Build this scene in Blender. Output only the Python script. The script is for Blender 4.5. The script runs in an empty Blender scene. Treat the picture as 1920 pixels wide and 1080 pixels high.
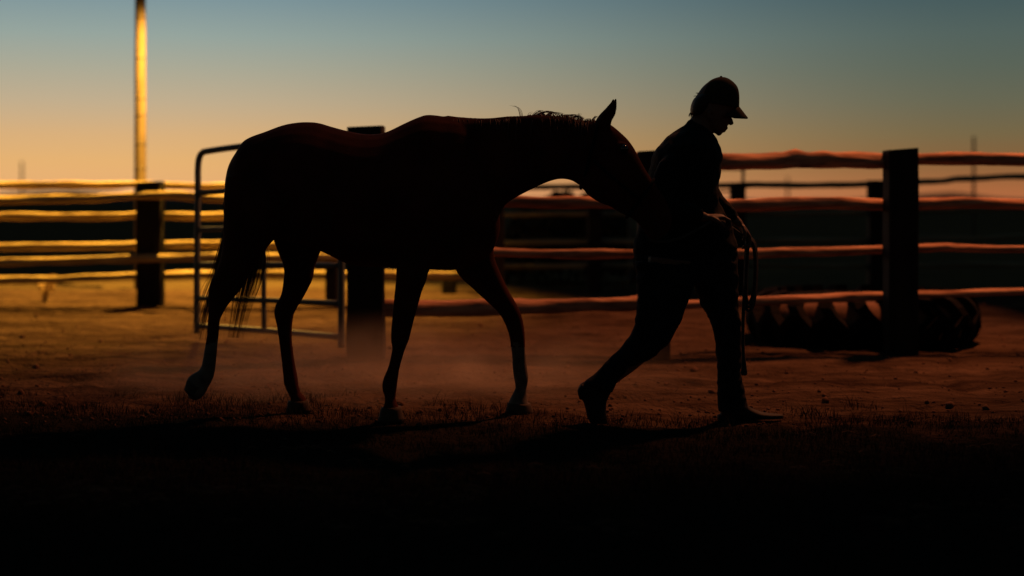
import bpy, bmesh, math, random
from mathutils import Vector, Matrix, noise
R = math.radians
S = bpy.context.scene
COL = S.collection
F, HOR, CH = 2667.0, 378.0, 1.094          # focal length in photo pixels, horizon row, camera height in metres

# ------------------------------------------------------------------ camera
cd = bpy.data.cameras.new('camera'); cam = bpy.data.objects.new('camera', cd); COL.objects.link(cam)
S.camera = cam
cd.lens = 50; cd.sensor_width = 36; cd.shift_y = -(540 - HOR) / 1920
cd.clip_end = 6000; cd.clip_start = 0.05
cam.location = (0, 0, CH); cam.rotation_euler = (R(90), 0, 0)
cd.dof.use_dof = True; cd.dof.focus_distance = 7.15; cd.dof.aperture_fstop = 1.0

# ------------------------------------------------------------------ sky (world direction only)
W = bpy.data.worlds.new('World'); S.world = W; W.use_nodes = True
nt = W.node_tree; N = nt.nodes; L = nt.links
bg = N['Background']
tc = N.new('ShaderNodeTexCoord'); sep = N.new('ShaderNodeSeparateXYZ'); L.new(tc.outputs['Generated'], sep.inputs[0])
def m2(op, a, b=None, c=None, clamp=False):
    n = N.new('ShaderNodeMath'); n.operation = op; n.use_clamp = clamp
    for i, v in enumerate((a, b, c)):
        if v is None: continue
        if hasattr(v, 'links'): L.new(v, n.inputs[i])
        else: n.inputs[i].default_value = v
    return n.outputs[0]
def srgb(r, g, b):
    f = lambda c: (c / 255 / 12.92) if c / 255 <= 0.04045 else ((c / 255 + 0.055) / 1.055) ** 2.4
    return (f(r), f(g), f(b), 1)
z = m2('MAXIMUM', sep.outputs['Z'], 0.0)
zz = m2('POWER', z, 0.5)
def ramp(stops):
    r = N.new('ShaderNodeValToRGB'); e = r.color_ramp.elements
    while len(e) > 1: e.remove(e[-1])
    for i, (deg, c) in enumerate(stops):
        p = math.sin(R(deg)) ** 0.5
        if i == 0: e[0].position = p; e[0].color = srgb(*c)
        else:
            x = e.new(p); x.color = srgb(*c)
    L.new(zz, r.inputs[0]); return r.outputs[0]
glow = ramp([(0, (240, 172, 122)), (.45, (234, 174, 116)), (1.6, (230, 178, 114)), (2.6, (218, 176, 124)), (3.9, (194, 174, 142)), (5.2, (172, 170, 150)), (6.5, (150, 165, 158)), (8, (126, 150, 156)), (12, (84, 116, 132)), (25, (64, 90, 106)), (90, (38, 54, 68))])
dusk = ramp([(0, (178, 102, 66)), (.45, (170, 104, 62)), (1.6, (134, 96, 58)), (2.6, (118, 102, 70)), (3.9, (102, 102, 82)), (5.2, (90, 100, 88)), (6.5, (82, 98, 93)), (8, (68, 89, 92)), (12, (42, 62, 74)), (25, (38, 56, 62)), (90, (30, 44, 52))])
# azimuth: glow centred a little left of the view, night to the right and behind
az = m2('ARCTAN2', sep.outputs['X'], sep.outputs['Y'])
da = m2('ABSOLUTE', m2('ADD', az, R(26)))
k = m2('SMOOTH_MIN', m2('DIVIDE', m2('SUBTRACT', da, R(11)), R(35)), 1.0, 0.1, True)
k = m2('MULTIPLY', m2('MULTIPLY', k, k), m2('SUBTRACT', 3.0, m2('MULTIPLY', k, 2.0)))
mx = N.new('ShaderNodeMix'); mx.data_type = 'RGBA'; L.new(k, mx.inputs[0]); L.new(glow, mx.inputs[6]); L.new(dusk, mx.inputs[7])
# fade to night away from the glow
fade = m2('SUBTRACT', 1.0, m2('MULTIPLY', m2('DIVIDE', m2('SUBTRACT', da, R(47)), R(60), clamp=True), 0.45))
sc_ = N.new('ShaderNodeMix'); sc_.data_type = 'RGBA'; sc_.blend_type = 'MULTIPLY'; sc_.inputs[0].default_value = 1
L.new(mx.outputs[2], sc_.inputs[6])
cmb = N.new('ShaderNodeCombineColor'); [L.new(fade, cmb.inputs[i]) for i in range(3)]; L.new(cmb.outputs[0], sc_.inputs[7])
L.new(sc_.outputs[2], bg.inputs[0]); bg.inputs[1].default_value = 1.0
S.view_settings.view_transform = 'Standard'; S.view_settings.look = 'None'; S.view_settings.exposure = 0; S.view_settings.gamma = 1
S.cycles.use_denoising = True; S.cycles.use_adaptive_sampling = False; S.cycles.max_bounces = 6; S.cycles.volume_bounces = 1; S.cycles.volume_step_rate = 2

# afterglow of the sun that has just gone down behind the fences on the left
sd = bpy.data.lights.new('sun', 'SUN'); so = bpy.data.objects.new('sun', sd); COL.objects.link(so)
sd.energy = 0.12; sd.angle = R(12); sd.color = (1, .5, .25)
so.rotation_euler = Vector((-math.sin(R(26)) * math.cos(R(5)), math.cos(R(26)) * math.cos(R(5)), math.sin(R(5)))).to_track_quat('Z', 'Y').to_euler()

# ------------------------------------------------------------------ helpers
def P(px, py, D): return Vector(((px - 960) * D / F, D, CH - (py - HOR) * D / F))
def tag(o, label=None, cat=None, group=None, kind=None):
    if label: o['label'] = label
    if cat: o['category'] = cat
    if group: o['group'] = group
    if kind: o['kind'] = kind
    return o
def empty(name, loc, label, cat, group=None):
    o = bpy.data.objects.new(name, None); COL.objects.link(o); o.location = loc
    o.empty_display_size = .2
    return tag(o, label, cat, group)
def obj(name, bm, mat, parent=None, smooth=True, origin=None):
    me = bpy.data.meshes.new(name)
    bmesh.ops.recalc_face_normals(bm, faces=bm.faces[:])
    if parent is not None: off = Vector(parent_loc(parent))
    else: off = Vector(origin) if origin is not None else Vector((0, 0, 0))
    bmesh.ops.translate(bm, vec=-off, verts=bm.verts[:])
    bm.to_mesh(me); bm.free()
    if smooth:
        for p in me.polygons: p.use_smooth = True
    if mat: me.materials.append(mat)
    o = bpy.data.objects.new(name, me); COL.objects.link(o)
    if parent is not None: o.parent = parent
    else: o.location = off
    return o
def parent_loc(p):
    v = Vector(p.location)
    while p.parent: p = p.parent; v += Vector(p.location)
    return v
def loft(bm, rings, n=20):
    """rings: (centre, half axis a, half axis b)"""
    loops = []
    for c, a, b in rings:
        loops.append([bm.verts.new(c + a * math.cos(t * 2 * math.pi / n) + b * math.sin(t * 2 * math.pi / n)) for t in range(n)])
    for l0, l1 in zip(loops, loops[1:]):
        for i in range(n):
            bm.faces.new((l0[i], l0[(i + 1) % n], l1[(i + 1) % n], l1[i]))
    bm.faces.new(loops[0][::-1]); bm.faces.new(loops[-1])
def catmull(seq, m=4):
    """smooth resampling of tuples of floats"""
    out = []; n = len(seq)
    for i in range(n - 1):
        p0, p1, p2, p3 = seq[max(i - 1, 0)], seq[i], seq[i + 1], seq[min(i + 2, n - 1)]
        for j in range(m):
            t = j / m
            out.append(tuple(.5 * ((2 * b) + (-a + c) * t + (2 * a - 5 * b + 4 * c - d) * t * t + (-a + 3 * b - 3 * c + d) * t ** 3) for a, b, c, d in zip(p0, p1, p2, p3)))
    out.append(tuple(seq[-1])); return out
def pair_loft(bm, st, n=20, m=4, grow=0.0):
    """st: (ax, ay, bx, by, half depth m, distance m) two outline points per section"""
    rings = []
    for ax, ay, bx, by, w, D in catmull(st, m):
        A, B = P(ax, ay, D), P(bx, by, D); c = (A + B) / 2; h = (A - B) / 2
        h = h * (1 + grow / max(h.length, 1e-4))
        rings.append((c, h, Vector((0, w + grow, 0))))
    loft(bm, rings, n)
def tube(bm, pts, rad, n=8):
    pts = [Vector(p) for p in pts]; rings = []
    up = None
    for i, p in enumerate(pts):
        d = (pts[min(i + 1, len(pts) - 1)] - pts[max(i - 1, 0)]).normalized()
        if up is None:
            up = d.orthogonal().normalized()
        up = (up - d * up.dot(d)).normalized()
        r = rad[i] if isinstance(rad, (list, tuple)) else rad
        rings.append((p, up * r, d.cross(up) * r))
    loft(bm, rings, n)
def smooth_pts(pts, m=5): return [Vector(q) for q in catmull([tuple(p) for p in pts], m)]
def box(bm, c, s, rot=None, bev=0.0):
    r = bmesh.ops.create_cube(bm, size=1); vs = r['verts']
    bmesh.ops.scale(bm, vec=s, verts=vs)
    if bev: 
        es = list({e for v in vs for e in v.link_edges})
        g = bmesh.ops.bevel(bm, geom=es, offset=bev, segments=2, affect='EDGES'); vs = list({v for v in g['verts']} | {v for v in vs if v.is_valid})
    if rot is not None: bmesh.ops.rotate(bm, cent=(0, 0, 0), matrix=rot, verts=vs)
    bmesh.ops.translate(bm, vec=c, verts=vs); return vs
def remesh(o, vox, it=6, fac=.5):
    m = o.modifiers.new('weld', 'REMESH'); m.mode = 'VOXEL'; m.voxel_size = vox; m.use_smooth_shade = True
    s = o.modifiers.new('soft', 'SMOOTH'); s.iterations = it; s.factor = fac
    bpy.context.view_layer.update()
    dg = bpy.context.evaluated_depsgraph_get()
    me = bpy.data.meshes.new_from_object(o.evaluated_get(dg))
    o.modifiers.clear(); old = o.data; o.data = me
    me.name = o.name
    if not me.materials: 
        for x in old.materials: me.materials.append(x)
    for p in me.polygons: p.use_smooth = True

# ------------------------------------------------------------------ materials
def mat(name, base, rough=.8, metal=0, var=None, scale=8, stretch=(1, 1, 1), bump=0, bscale=30, detail=6, sheen=0, spec=.5):
    m = bpy.data.materials.new(name); m.use_nodes = True; t = m.node_tree
    b = t.nodes['Principled BSDF']; b.inputs['Roughness'].default_value = rough; b.inputs['Metallic'].default_value = metal
    b.inputs['Specular IOR Level'].default_value = spec
    if sheen: b.inputs['Sheen Weight'].default_value = sheen
    c = t.nodes.new('ShaderNodeTexCoord'); mp = t.nodes.new('ShaderNodeMapping'); mp.inputs['Scale'].default_value = stretch
    t.links.new(c.outputs['Object'], mp.inputs[0])
    n = t.nodes.new('ShaderNodeTexNoise'); n.inputs['Scale'].default_value = scale; n.inputs['Detail'].default_value = detail
    t.links.new(mp.outputs[0], n.inputs[0])
    r = t.nodes.new('ShaderNodeValToRGB'); e = r.color_ramp.elements
    var = var or tuple(x * .55 for x in base)
    e[0].position = .32; e[0].color = (*var, 1); e[1].position = .68; e[1].color = (*base, 1)
    t.links.new(n.outputs[0], r.inputs[0]); t.links.new(r.outputs[0], b.inputs['Base Color'])
    if bump:
        n2 = t.nodes.new('ShaderNodeTexNoise'); n2.inputs['Scale'].default_value = bscale; n2.inputs['Detail'].default_value = 8
        t.links.new(mp.outputs[0], n2.inputs[0])
        bp = t.nodes.new('ShaderNodeBump'); bp.inputs['Strength'].default_value = 1; bp.inputs['Distance'].default_value = bump
        t.links.new(n2.outputs[0], bp.inputs['Height']); t.links.new(bp.outputs[0], b.inputs['Normal'])
    return m
M = {}
M['log'] = mat('peeled_log', (.46, .27, .17), .85, var=(.20, .10, .06), scale=7, stretch=(.5, 4, 4), bump=.008, bscale=9, spec=.05)
M['log_lamp_tint'] = mat('lamp_tinted_log', (.46, .36, .17), .85, var=(.26, .18, .08), scale=7, stretch=(.5, 4, 4), bump=.008, bscale=9, spec=.05)  # left rails: yellow lamplight tinted into the wood colour
M['log_far'] = mat('grey_log', (.22, .20, .13), .9, var=(.12, .11, .07), scale=6, stretch=(.35, 3, 3), bump=.008, bscale=9, spec=.1)
M['tie'] = mat('creosoted_timber', (.018, .014, .011), .9, var=(.010, .008, .007), scale=5, stretch=(3, 3, .4), bump=.012, bscale=10, spec=.15)
M['pipe'] = mat('green_painted_pipe', (.045, .07, .075), .6, 0, var=(.05, .065, .065), scale=30, bump=.0006, bscale=60)
M['pole'] = mat('light_pole_wood', (.12, .09, .055), .85, var=(.06, .045, .028), scale=5, stretch=(3, 3, .5), bump=.006, bscale=14, spec=.2)
M['band'] = mat('pole_band', (.05, .035, .025), .6)
M['tin'] = mat('galvanised_shade', (.35, .35, .34), .45, .8)
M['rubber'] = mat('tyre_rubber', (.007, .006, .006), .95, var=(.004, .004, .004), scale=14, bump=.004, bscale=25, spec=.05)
M['rubber_lit'] = mat('tyre_shoulder_lit_tone', (.16, .09, .06), .95, var=(.07, .04, .028), scale=9, bump=.003, bscale=25, spec=.1)  # paler rubber, lamplight on the shoulder painted as colour
M['coat'] = mat('bay_coat', (.056, .015, .009), .85, var=(.030, .009, .006), scale=7, bump=.0015, bscale=120, spec=.03)
M['mane'] = mat('horse_hair', (.085, .033, .02), .6, var=(.04, .016, .01), scale=20, spec=.2)
M['hoof'] = mat('hoof_horn', (.05, .033, .024), .8, var=(.03, .02, .014), scale=20, spec=.2)
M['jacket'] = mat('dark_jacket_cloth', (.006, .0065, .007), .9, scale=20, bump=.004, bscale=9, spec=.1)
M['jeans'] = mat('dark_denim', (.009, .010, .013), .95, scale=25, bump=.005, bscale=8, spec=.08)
M['cap'] = mat('cap_cloth', (.030, .027, .016), .9, scale=60, bump=.0006, bscale=200, spec=.1)
M['hair'] = mat('brown_hair', (.02, .012, .008), .6, spec=.2)
M['skin'] = mat('skin', (.10, .045, .028), .6, var=(.075, .035, .02), scale=12, spec=.3)
M['leather'] = mat('boot_leather', (.012, .009, .008), .7, scale=12, bump=.001, bscale=60, spec=.15)
M['rope'] = mat('rope', (.05, .045, .04), .85, scale=40, bump=.002, bscale=150, spec=.1)
M['strap'] = mat('halter_webbing', (.006, .006, .008), .9, spec=.05)
M['grass'] = mat('turf_blades_shade_tone', (.020, .017, .011), .95, var=(.010, .010, .007), scale=2.2, spec=.1)  # real grass, its colour pushed near black for foreground shade
M['straw'] = mat('dry_straw', (.16, .09, .05), .8, var=(.08, .05, .03), scale=4, spec=.15)
M['weed'] = mat('dry_weed', (.5, .36, .19), .85, var=(.35, .25, .13), scale=4, spec=.1)
M['clod'] = mat('dirt_clod', (.10, .055, .035), .95, var=(.06, .03, .02), scale=18, bump=.004, bscale=50, spec=.05)
M['leaf'] = mat('dark_leaves', (.05, .045, .028), .9, var=(.025, .025, .015), scale=3, spec=.05)
M['far'] = mat('far_hill', (.14, .11, .12), 1, scale=.01, spec=0)
M['farpole'] = mat('far_pole_wood', (.06, .05, .035), .9)

def ground_mat():
    m = bpy.data.materials.new('corral_ground'); m.use_nodes = True; t = m.node_tree; n = t.nodes; l = t.links
    b = n['Principled BSDF']; b.inputs['Roughness'].default_value = .95; b.inputs['Specular IOR Level'].default_value = 0
    g = n.new('ShaderNodeNewGeometry'); sp = n.new('ShaderNodeSeparateXYZ'); l.new(g.outputs['Position'], sp.inputs[0])
    def noise_(s, d=6, st=None):
        x = n.new('ShaderNodeTexNoise'); x.inputs['Scale'].default_value = s; x.inputs['Detail'].default_value = d
        if st:
            mp = n.new('ShaderNodeMapping'); mp.inputs['Scale'].default_value = st; l.new(g.outputs['Position'], mp.inputs[0]); l.new(mp.outputs[0], x.inputs[0])
        else: l.new(g.outputs['Position'], x.inputs[0])
        return x.outputs[0]
    def mth(op, a, b_=None, clamp=False):
        x = n.new('ShaderNodeMath'); x.operation = op; x.use_clamp = clamp
        for i, v in enumerate((a, b_)):
            if v is None: continue
            if hasattr(v, 'links'): l.new(v, x.inputs[i])
            else: x.inputs[i].default_value = v
        return x.outputs[0]
    def mix(f, a, c):
        x = n.new('ShaderNodeMix'); x.data_type = 'RGBA'; l.new(f, x.inputs[0])
        for i, v in ((6, a), (7, c)):
            if hasattr(v, 'links'): l.new(v, x.inputs[i])
            else: x.inputs[i].default_value = (*v, 1)
        return x.outputs[2]
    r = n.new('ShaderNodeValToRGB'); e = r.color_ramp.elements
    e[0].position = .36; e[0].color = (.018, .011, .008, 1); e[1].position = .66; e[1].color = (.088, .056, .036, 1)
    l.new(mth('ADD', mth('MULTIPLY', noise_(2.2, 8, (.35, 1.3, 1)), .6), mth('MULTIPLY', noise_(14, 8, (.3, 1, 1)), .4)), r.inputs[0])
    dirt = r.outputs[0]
    turf = mix(noise_(3, 6), (.010, .010, .008), (.020, .016, .012))  # soil under the grass coloured near black, standing in for foreground shade
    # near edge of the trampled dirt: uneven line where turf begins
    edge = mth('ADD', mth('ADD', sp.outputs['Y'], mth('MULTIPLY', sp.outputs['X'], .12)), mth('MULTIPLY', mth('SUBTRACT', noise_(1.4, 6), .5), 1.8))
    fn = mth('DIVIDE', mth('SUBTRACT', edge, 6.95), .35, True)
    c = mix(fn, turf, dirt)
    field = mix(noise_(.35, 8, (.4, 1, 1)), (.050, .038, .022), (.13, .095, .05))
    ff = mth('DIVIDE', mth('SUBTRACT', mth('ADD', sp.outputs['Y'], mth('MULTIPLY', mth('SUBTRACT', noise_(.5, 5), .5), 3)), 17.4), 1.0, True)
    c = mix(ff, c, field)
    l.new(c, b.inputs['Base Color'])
    bp = n.new('ShaderNodeBump'); bp.inputs['Distance'].default_value = .08; bp.inputs['Strength'].default_value = 1
    l.new(mth('ADD', noise_(9, 10), mth('MULTIPLY', noise_(40, 4), .25)), bp.inputs['Height']); l.new(bp.outputs[0], b.inputs['Normal'])
    return m

# ------------------------------------------------------------------ ground
def gz(x, y):
    if y > 60 or y < 0: return 0.0
    f = min(1, (60 - y) / 30) 
    h = noise.fractal(Vector((x * .9, y * .9, 3.1)), 1, 2, 4) * .022 + noise.noise(Vector((x * 5, y * 5, 0))) * .011 - max(0, noise.noise(Vector((x * 3.2 + 9, y * 3.6, 4))) - .15) * .06
    h -= .03 * math.exp(-((x - 1.1) ** 2) / 1.2 - ((y - 7.25) ** 2) / .3)
    h += .16 * math.exp(-((x - .6) ** 2) / .5 - ((y - 13.6) ** 2) / .5) + .13 * math.exp(-((x - 4.3) ** 2) / .4 - ((y - 13.8) ** 2) / .4) + .13 * math.exp(-((x - 6.0) ** 2) / .5 - ((y - 14.5) ** 2) / .4)
    return h * f
def lin(a, b, s):
    n = max(1, int(round((b - a) / s))); return [a + (b - a) * i / n for i in range(n)]
xs = [-900, -400, -150, -60, -30, -16] + lin(-9, -4, .12) + lin(-4, 4.5, .05) + lin(4.5, 9, .12) + [9, 16, 30, 60, 150, 400, 900]
ys = [-40, -10, 0, 2] + lin(3.5, 12, .05) + lin(12, 22, .1) + [22, 24, 27, 32, 40, 55, 80, 130, 220, 400, 800, 1600, 3500]
bm = bmesh.new(); g = [[bm.verts.new((x, y, gz(x, y))) for x in xs] for y in ys]
for j in range(len(ys) - 1):
    for i in range(len(xs) - 1): bm.faces.new((g[j][i], g[j][i + 1], g[j + 1][i + 1], g[j + 1][i]))
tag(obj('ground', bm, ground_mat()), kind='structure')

# far low hills on the horizon
bm = bmesh.new(); prev = None
for i in range(121):
    a = -900 + i * 15; hh = 3.2 + 5.5 * max(0, noise.noise(Vector((a * .006, 1, 0)))) + 1.2 * noise.noise(Vector((a * .03, 5, 0)))
    if a < -300: hh += 9 * math.exp(-((a + 470) / 90) ** 2)
    if a > 350: hh += 5 * math.exp(-((a - 455) / 40) ** 2)
    row = [bm.verts.new((a, 1400, -2)), bm.verts.new((a, 1460, hh)), bm.verts.new((a, 1600, hh * .8)), bm.verts.new((a, 1700, -2))]
    if prev:
        for k_ in range(3): bm.faces.new((prev[k_], row[k_], row[k_ + 1], prev[k_ + 1]))
    prev = row
tag(obj('hills', bm, M['far']), kind='structure')

# ------------------------------------------------------------------ fences
def log(bm, pts, r, seed=0, knots=()):
    """pts world points, r radius or list; uneven peeled log"""
    rr = r if isinstance(r, (list, tuple)) else [r] * len(pts)
    seq = catmull([(*p, q) for p, q in zip(pts, rr)], 10); n = 14; loops = []
    for i, (x, y, z_, q) in enumerate(seq):
        wob = Vector((0, noise.noise(Vector((x * 1.3, seed, 0))), noise.noise(Vector((x * 1.3, seed, 7)))))* .013
        c = Vector((x, y, z_)) + wob; L_ = []
        for t in range(n):
            a = t * 2 * math.pi / n; d = Vector((0, math.cos(a), math.sin(a)))
            k2 = 1 + .36 * noise.noise(Vector((x * 2.6, math.cos(a) + seed, math.sin(a)))) + .12 * noise.noise(Vector((x * 9, math.cos(a) * 2 + seed, math.sin(a) * 2)))
            for kx, ks in knots: k2 += ks * math.exp(-((x - kx) / .05) ** 2) * max(0, d.z)
            L_.append(bm.verts.new(c + d * q * k2))
        loops.append(L_)
    for l0, l1 in zip(loops, loops[1:]):
        for i in range(n): bm.faces.new((l0[i], l0[(i + 1) % n], l1[(i + 1) % n], l1[i]))
    bm.faces.new(loops[0][::-1]); bm.faces.new(loops[-1])
def post(bm, px0, px1, ytop, D, depth=.2, tilt=0, base=-.3, top_slope=0):
    x0 = (px0 - 960) * D / F; x1 = (px1 - 960) * D / F; zt = CH - (ytop - HOR) * D / F
    nseg = 14; loops = []
    for i in range(nseg + 1):
        f = i / nseg; z_ = base + (zt - base) * f; L_ = []
        for (u, v) in ((0, -1), (1, -1), (1, 1), (0, 1)):
            for s in ((0,) if False else (0, 1)):
                # chamfered corner
                cx = x0 + (x1 - x0) * u; cy = D + depth / 2 * v; ch = .012
                if (u, v) in ((0, -1), (1, 1)): o1, o2 = ((0, 1), (1, 0)) if s == 0 else ((1, 0), (0, 1))
                else: o1, o2 = ((1, 0), (0, 1)) if s == 0 else ((0, 1), (1, 0))
                cx2 = cx + (ch if u == 0 else -ch) * o1[0]; cy2 = cy + (ch if v < 0 else -ch) * o1[1]
                w = noise.noise(Vector((u * 3 + px0, v * 3, z_ * 3))) * .008
                zz_ = z_ + (top_slope * (u - .5) if i == nseg else 0)
                L_.append(bm.verts.new((cx2 + w + tilt * (z_), cy2 + w, zz_)))
        loops.append(L_)
    for l0, l1 in zip(loops, loops[1:]):
        for i in range(8): bm.faces.new((l0[i], l0[(i + 1) % 8], l1[(i + 1) % 8], l1[i]))
    bm.faces.new(loops[0][::-1]); bm.faces.new(loops[-1])

# near corral fence (right), about 10 m away
fn = empty('log_rail_fence', (2.2, 10.1, 0), 'corral fence of peeled log rails on square timber posts behind the horse and the person', 'fence')
for (a, b, yt, D, sl) in ((653, 720, 238, 9.8, .01), (1196, 1254, 283, 10.0, .01), (1661, 1716, 280, 10.2, .015), (2170, 2226, 281, 10.4, 0)):
    bm = bmesh.new(); post(bm, a, b, yt, D, .2, top_slope=sl); obj('post', bm, M['tie'], fn, smooth=False)
def rails(parent, specs, m_, off):
    for i, (pts, r, kn) in enumerate(specs):
        bm = bmesh.new()
        o_ = off[i] if isinstance(off, list) else off
        log(bm, [P(px, py, D + o_) for px, py, D in pts], r, seed=i * 3.7 + (.16 if isinstance(off, list) else off), knots=kn)
        obj('rail', bm, m_, parent)
o10 = .16
rails(fn, [
    ([(700, 296, 9.8), (950, 300, 9.9), (1225, 299, 10)], .055, ()),
    ([(1215, 302, 10), (1354, 302, 10.05), (1490, 299, 10.1), (1580, 301, 10.15), (1690, 306, 10.2)], [.05, .055, .058, .055, .05], ((2.03, .35), (2.25, .12))),
    ([(1690, 300, 10.2), (1820, 298, 10.25), (1950, 299, 10.3), (2200, 300, 10.4)], [.043, .045, .042, .042], ()),
    ([(700, 378, 9.8), (950, 378, 9.9), (1100, 378, 9.95), (1225, 381, 10)], [.05, .046, .044, .046], ()),
    ([(1215, 384, 10), (1400, 385, 10.05), (1520, 381, 10.1), (1690, 384, 10.2)], [.042, .046, .044, .04], ()),
    ([(1690, 383, 10.2), (1810, 381, 10.25), (1950, 384, 10.3), (2200, 384, 10.4)], .042, ()),
    ([(700, 470, 9.8), (940, 473, 9.9), (1080, 475, 9.95), (1225, 476, 10)], [.036, .033, .036, .034], ()),
    ([(1215, 478, 10), (1395, 476, 10.05), (1520, 473, 10.1), (1690, 467, 10.2)], [.032, .034, .034, .03], ()),
    ([(1690, 465, 10.2), (1760, 464, 10.22), (1850, 466, 10.28), (2200, 464, 10.4)], [.03, .032, .028, .03], ()),
    ([(700, 578, 9.8), (860, 578, 9.85), (1010, 575, 9.9), (1225, 570, 10)], [.062, .062, .056, .05], ()),
    ([(1215, 572, 10), (1395, 566, 10.05), (1540, 560, 10.1), (1690, 556, 10.2)], [.034, .034, .032, .03], ()),
    ([(1690, 552, 10.2), (1800, 550, 10.25), (1950, 547, 10.3), (2200, 546, 10.4)], .028, ()),
], M['log'], [.11] * 3 + [.16] * 3 + [.21] * 3 + [.25] * 3)

# farther fence on the left, about 15 m away, rails on both faces of its posts
fl = empty('log_rail_fence', (-3.7, 14.8, 0), 'bright lit log rail fence on the left, below the tall light pole', 'fence')
for (a, b, yt, D) in ((-330, -285, 345, 15.0), (259, 305, 341, 14.8), (612, 634, 352, 14.9), (905, 945, 356, 15.0)):
    bm = bmesh.new(); post(bm, a, b, yt, D, .2, top_slope=.01); obj('post', bm, M['tie'], fl, smooth=False)
rails(fl, [
    ([(-300, 352, 15), (0, 348, 14.9), (150, 346, 14.85), (282, 346, 14.8)], [.04, .04, .038, .034], ()),
    ([(270, 347, 14.8), (370, 348, 14.82), (625, 352, 14.9)], .036, ()),
    ([(-300, 408, 15), (0, 406, 14.9), (160, 405, 14.85), (282, 401, 14.8)], .042, ()),
    ([(270, 404, 14.8), (420, 405, 14.85), (625, 408, 14.9)], .042, ()),
    ([(-300, 466, 15), (0, 464, 14.9), (160, 462, 14.85), (282, 460, 14.8)], .042, ()),
    ([(270, 460, 14.8), (420, 458, 14.85), (625, 462, 14.9), (925, 466, 15)], .042, ()),
    ([(-300, 530, 15), (0, 526, 14.9), (160, 521, 14.85), (282, 518, 14.8)], .04, ()),
    ([(270, 518, 14.8), (420, 515, 14.85), (625, 514, 14.9), (925, 518, 15)], .042, ()),
], M['log_lamp_tint'], .15)
rails(fl, [
    ([(-300, 380, 15), (0, 375, 14.9), (160, 372, 14.85), (290, 366, 14.8), (420, 372, 14.85), (640, 378, 14.9)], .044, ()),
    ([(-300, 496, 15), (0, 492, 14.9), (160, 488, 14.85), (290, 484, 14.8), (420, 481, 14.85), (640, 482, 14.9)], .042, ()),
], M['log_lamp_tint'], -.15)

# back fence on the right, about 17 m
fb = empty('log_rail_fence', (5, 17, 0), 'thin dark back fence seen between the rails of the nearer fence on the right', 'fence')
for (a, b, yt) in ((828, 856, 350), (1102, 1128, 349), (1370, 1397, 343), (1628, 1662, 338), (2170, 2196, 326)):
    bm = bmesh.new(); post(bm, a, b, yt, 17, .16); obj('post', bm, M['tie'], fb, smooth=False)
rails(fb, [
    ([(840, 350, 17), (1110, 350, 17), (1385, 347, 17), (1520, 347, 17), (1645, 344, 17), (1760, 340, 17), (1800, 335, 17), (1920, 331, 17), (2190, 331, 17)], .036, ()),
    ([(840, 402, 17), (1110, 401, 17), (1385, 400, 17), (1645, 398, 17), (1920, 390, 17), (2190, 388, 17)], .032, ()),
    ([(840, 455, 17), (1110, 453, 17), (1385, 452, 17), (1645, 450, 17), (1920, 444, 17), (2190, 443, 17)], .034, ()),
    ([(840, 500, 17), (1110, 498, 17), (1385, 497, 17), (1645, 498, 17), (1920, 496, 17), (2190, 494, 17)], .032, ()),
], M['log_far'], .1)

# dark bushes beyond the back fence
def bush(px0, px1, ytop, D, label):
    x0, x1 = P(px0, HOR, D).x, P(px1, HOR, D).x; zt = P(0, ytop, D).z
    o = empty('shrub', ((x0 + x1) / 2, D, 0), label, 'bush'); rnd = random.Random(px0)
    bm = bmesh.new()
    for i in range(9000):
        u = rnd.uniform(-1, 1); w = rnd.uniform(-1, 1); q = (1 - abs(u) ** 3.5) ** .5
        hh = zt * q * (.86 + .14 * noise.noise(Vector((u * 5, D, px0)))); f = rnd.random() ** .4
        c = Vector(((x0 + x1) / 2 + u * (x1 - x0) / 2, D + w * .7 * q, hh * f * (1 - .25 * w * w)))
        a = Vector((rnd.gauss(0, 1), rnd.gauss(0, 1), rnd.gauss(0, 1))).normalized() * .065; b = a.orthogonal().normalized() * .032
        bm.faces.new([bm.verts.new(c - a), bm.verts.new(c + b), bm.verts.new(c + a), bm.verts.new(c - b)])
    obj('foliage', bm, M['leaf'], o, smooth=False)
    bm = bmesh.new()
    for i in range(9):
        u = (i / 4 - 1) * .8; cx_ = (x0 + x1) / 2 + u * (x1 - x0) / 2
        tube(bm, smooth_pts([(cx_ * .5 + (x0 + x1) / 4, D, -.05), (cx_, D + rnd.uniform(-.2, .2), zt * .45), (cx_ + rnd.uniform(-.1, .1), D + rnd.uniform(-.3, .3), zt * .8)], 3), .014, 5)
    obj('stems', bm, M['tie'], o)
bush(940, 1195, 336, 19.2, 'dark dense bush beyond the back fence, seen under the neck of the horse')
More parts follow.
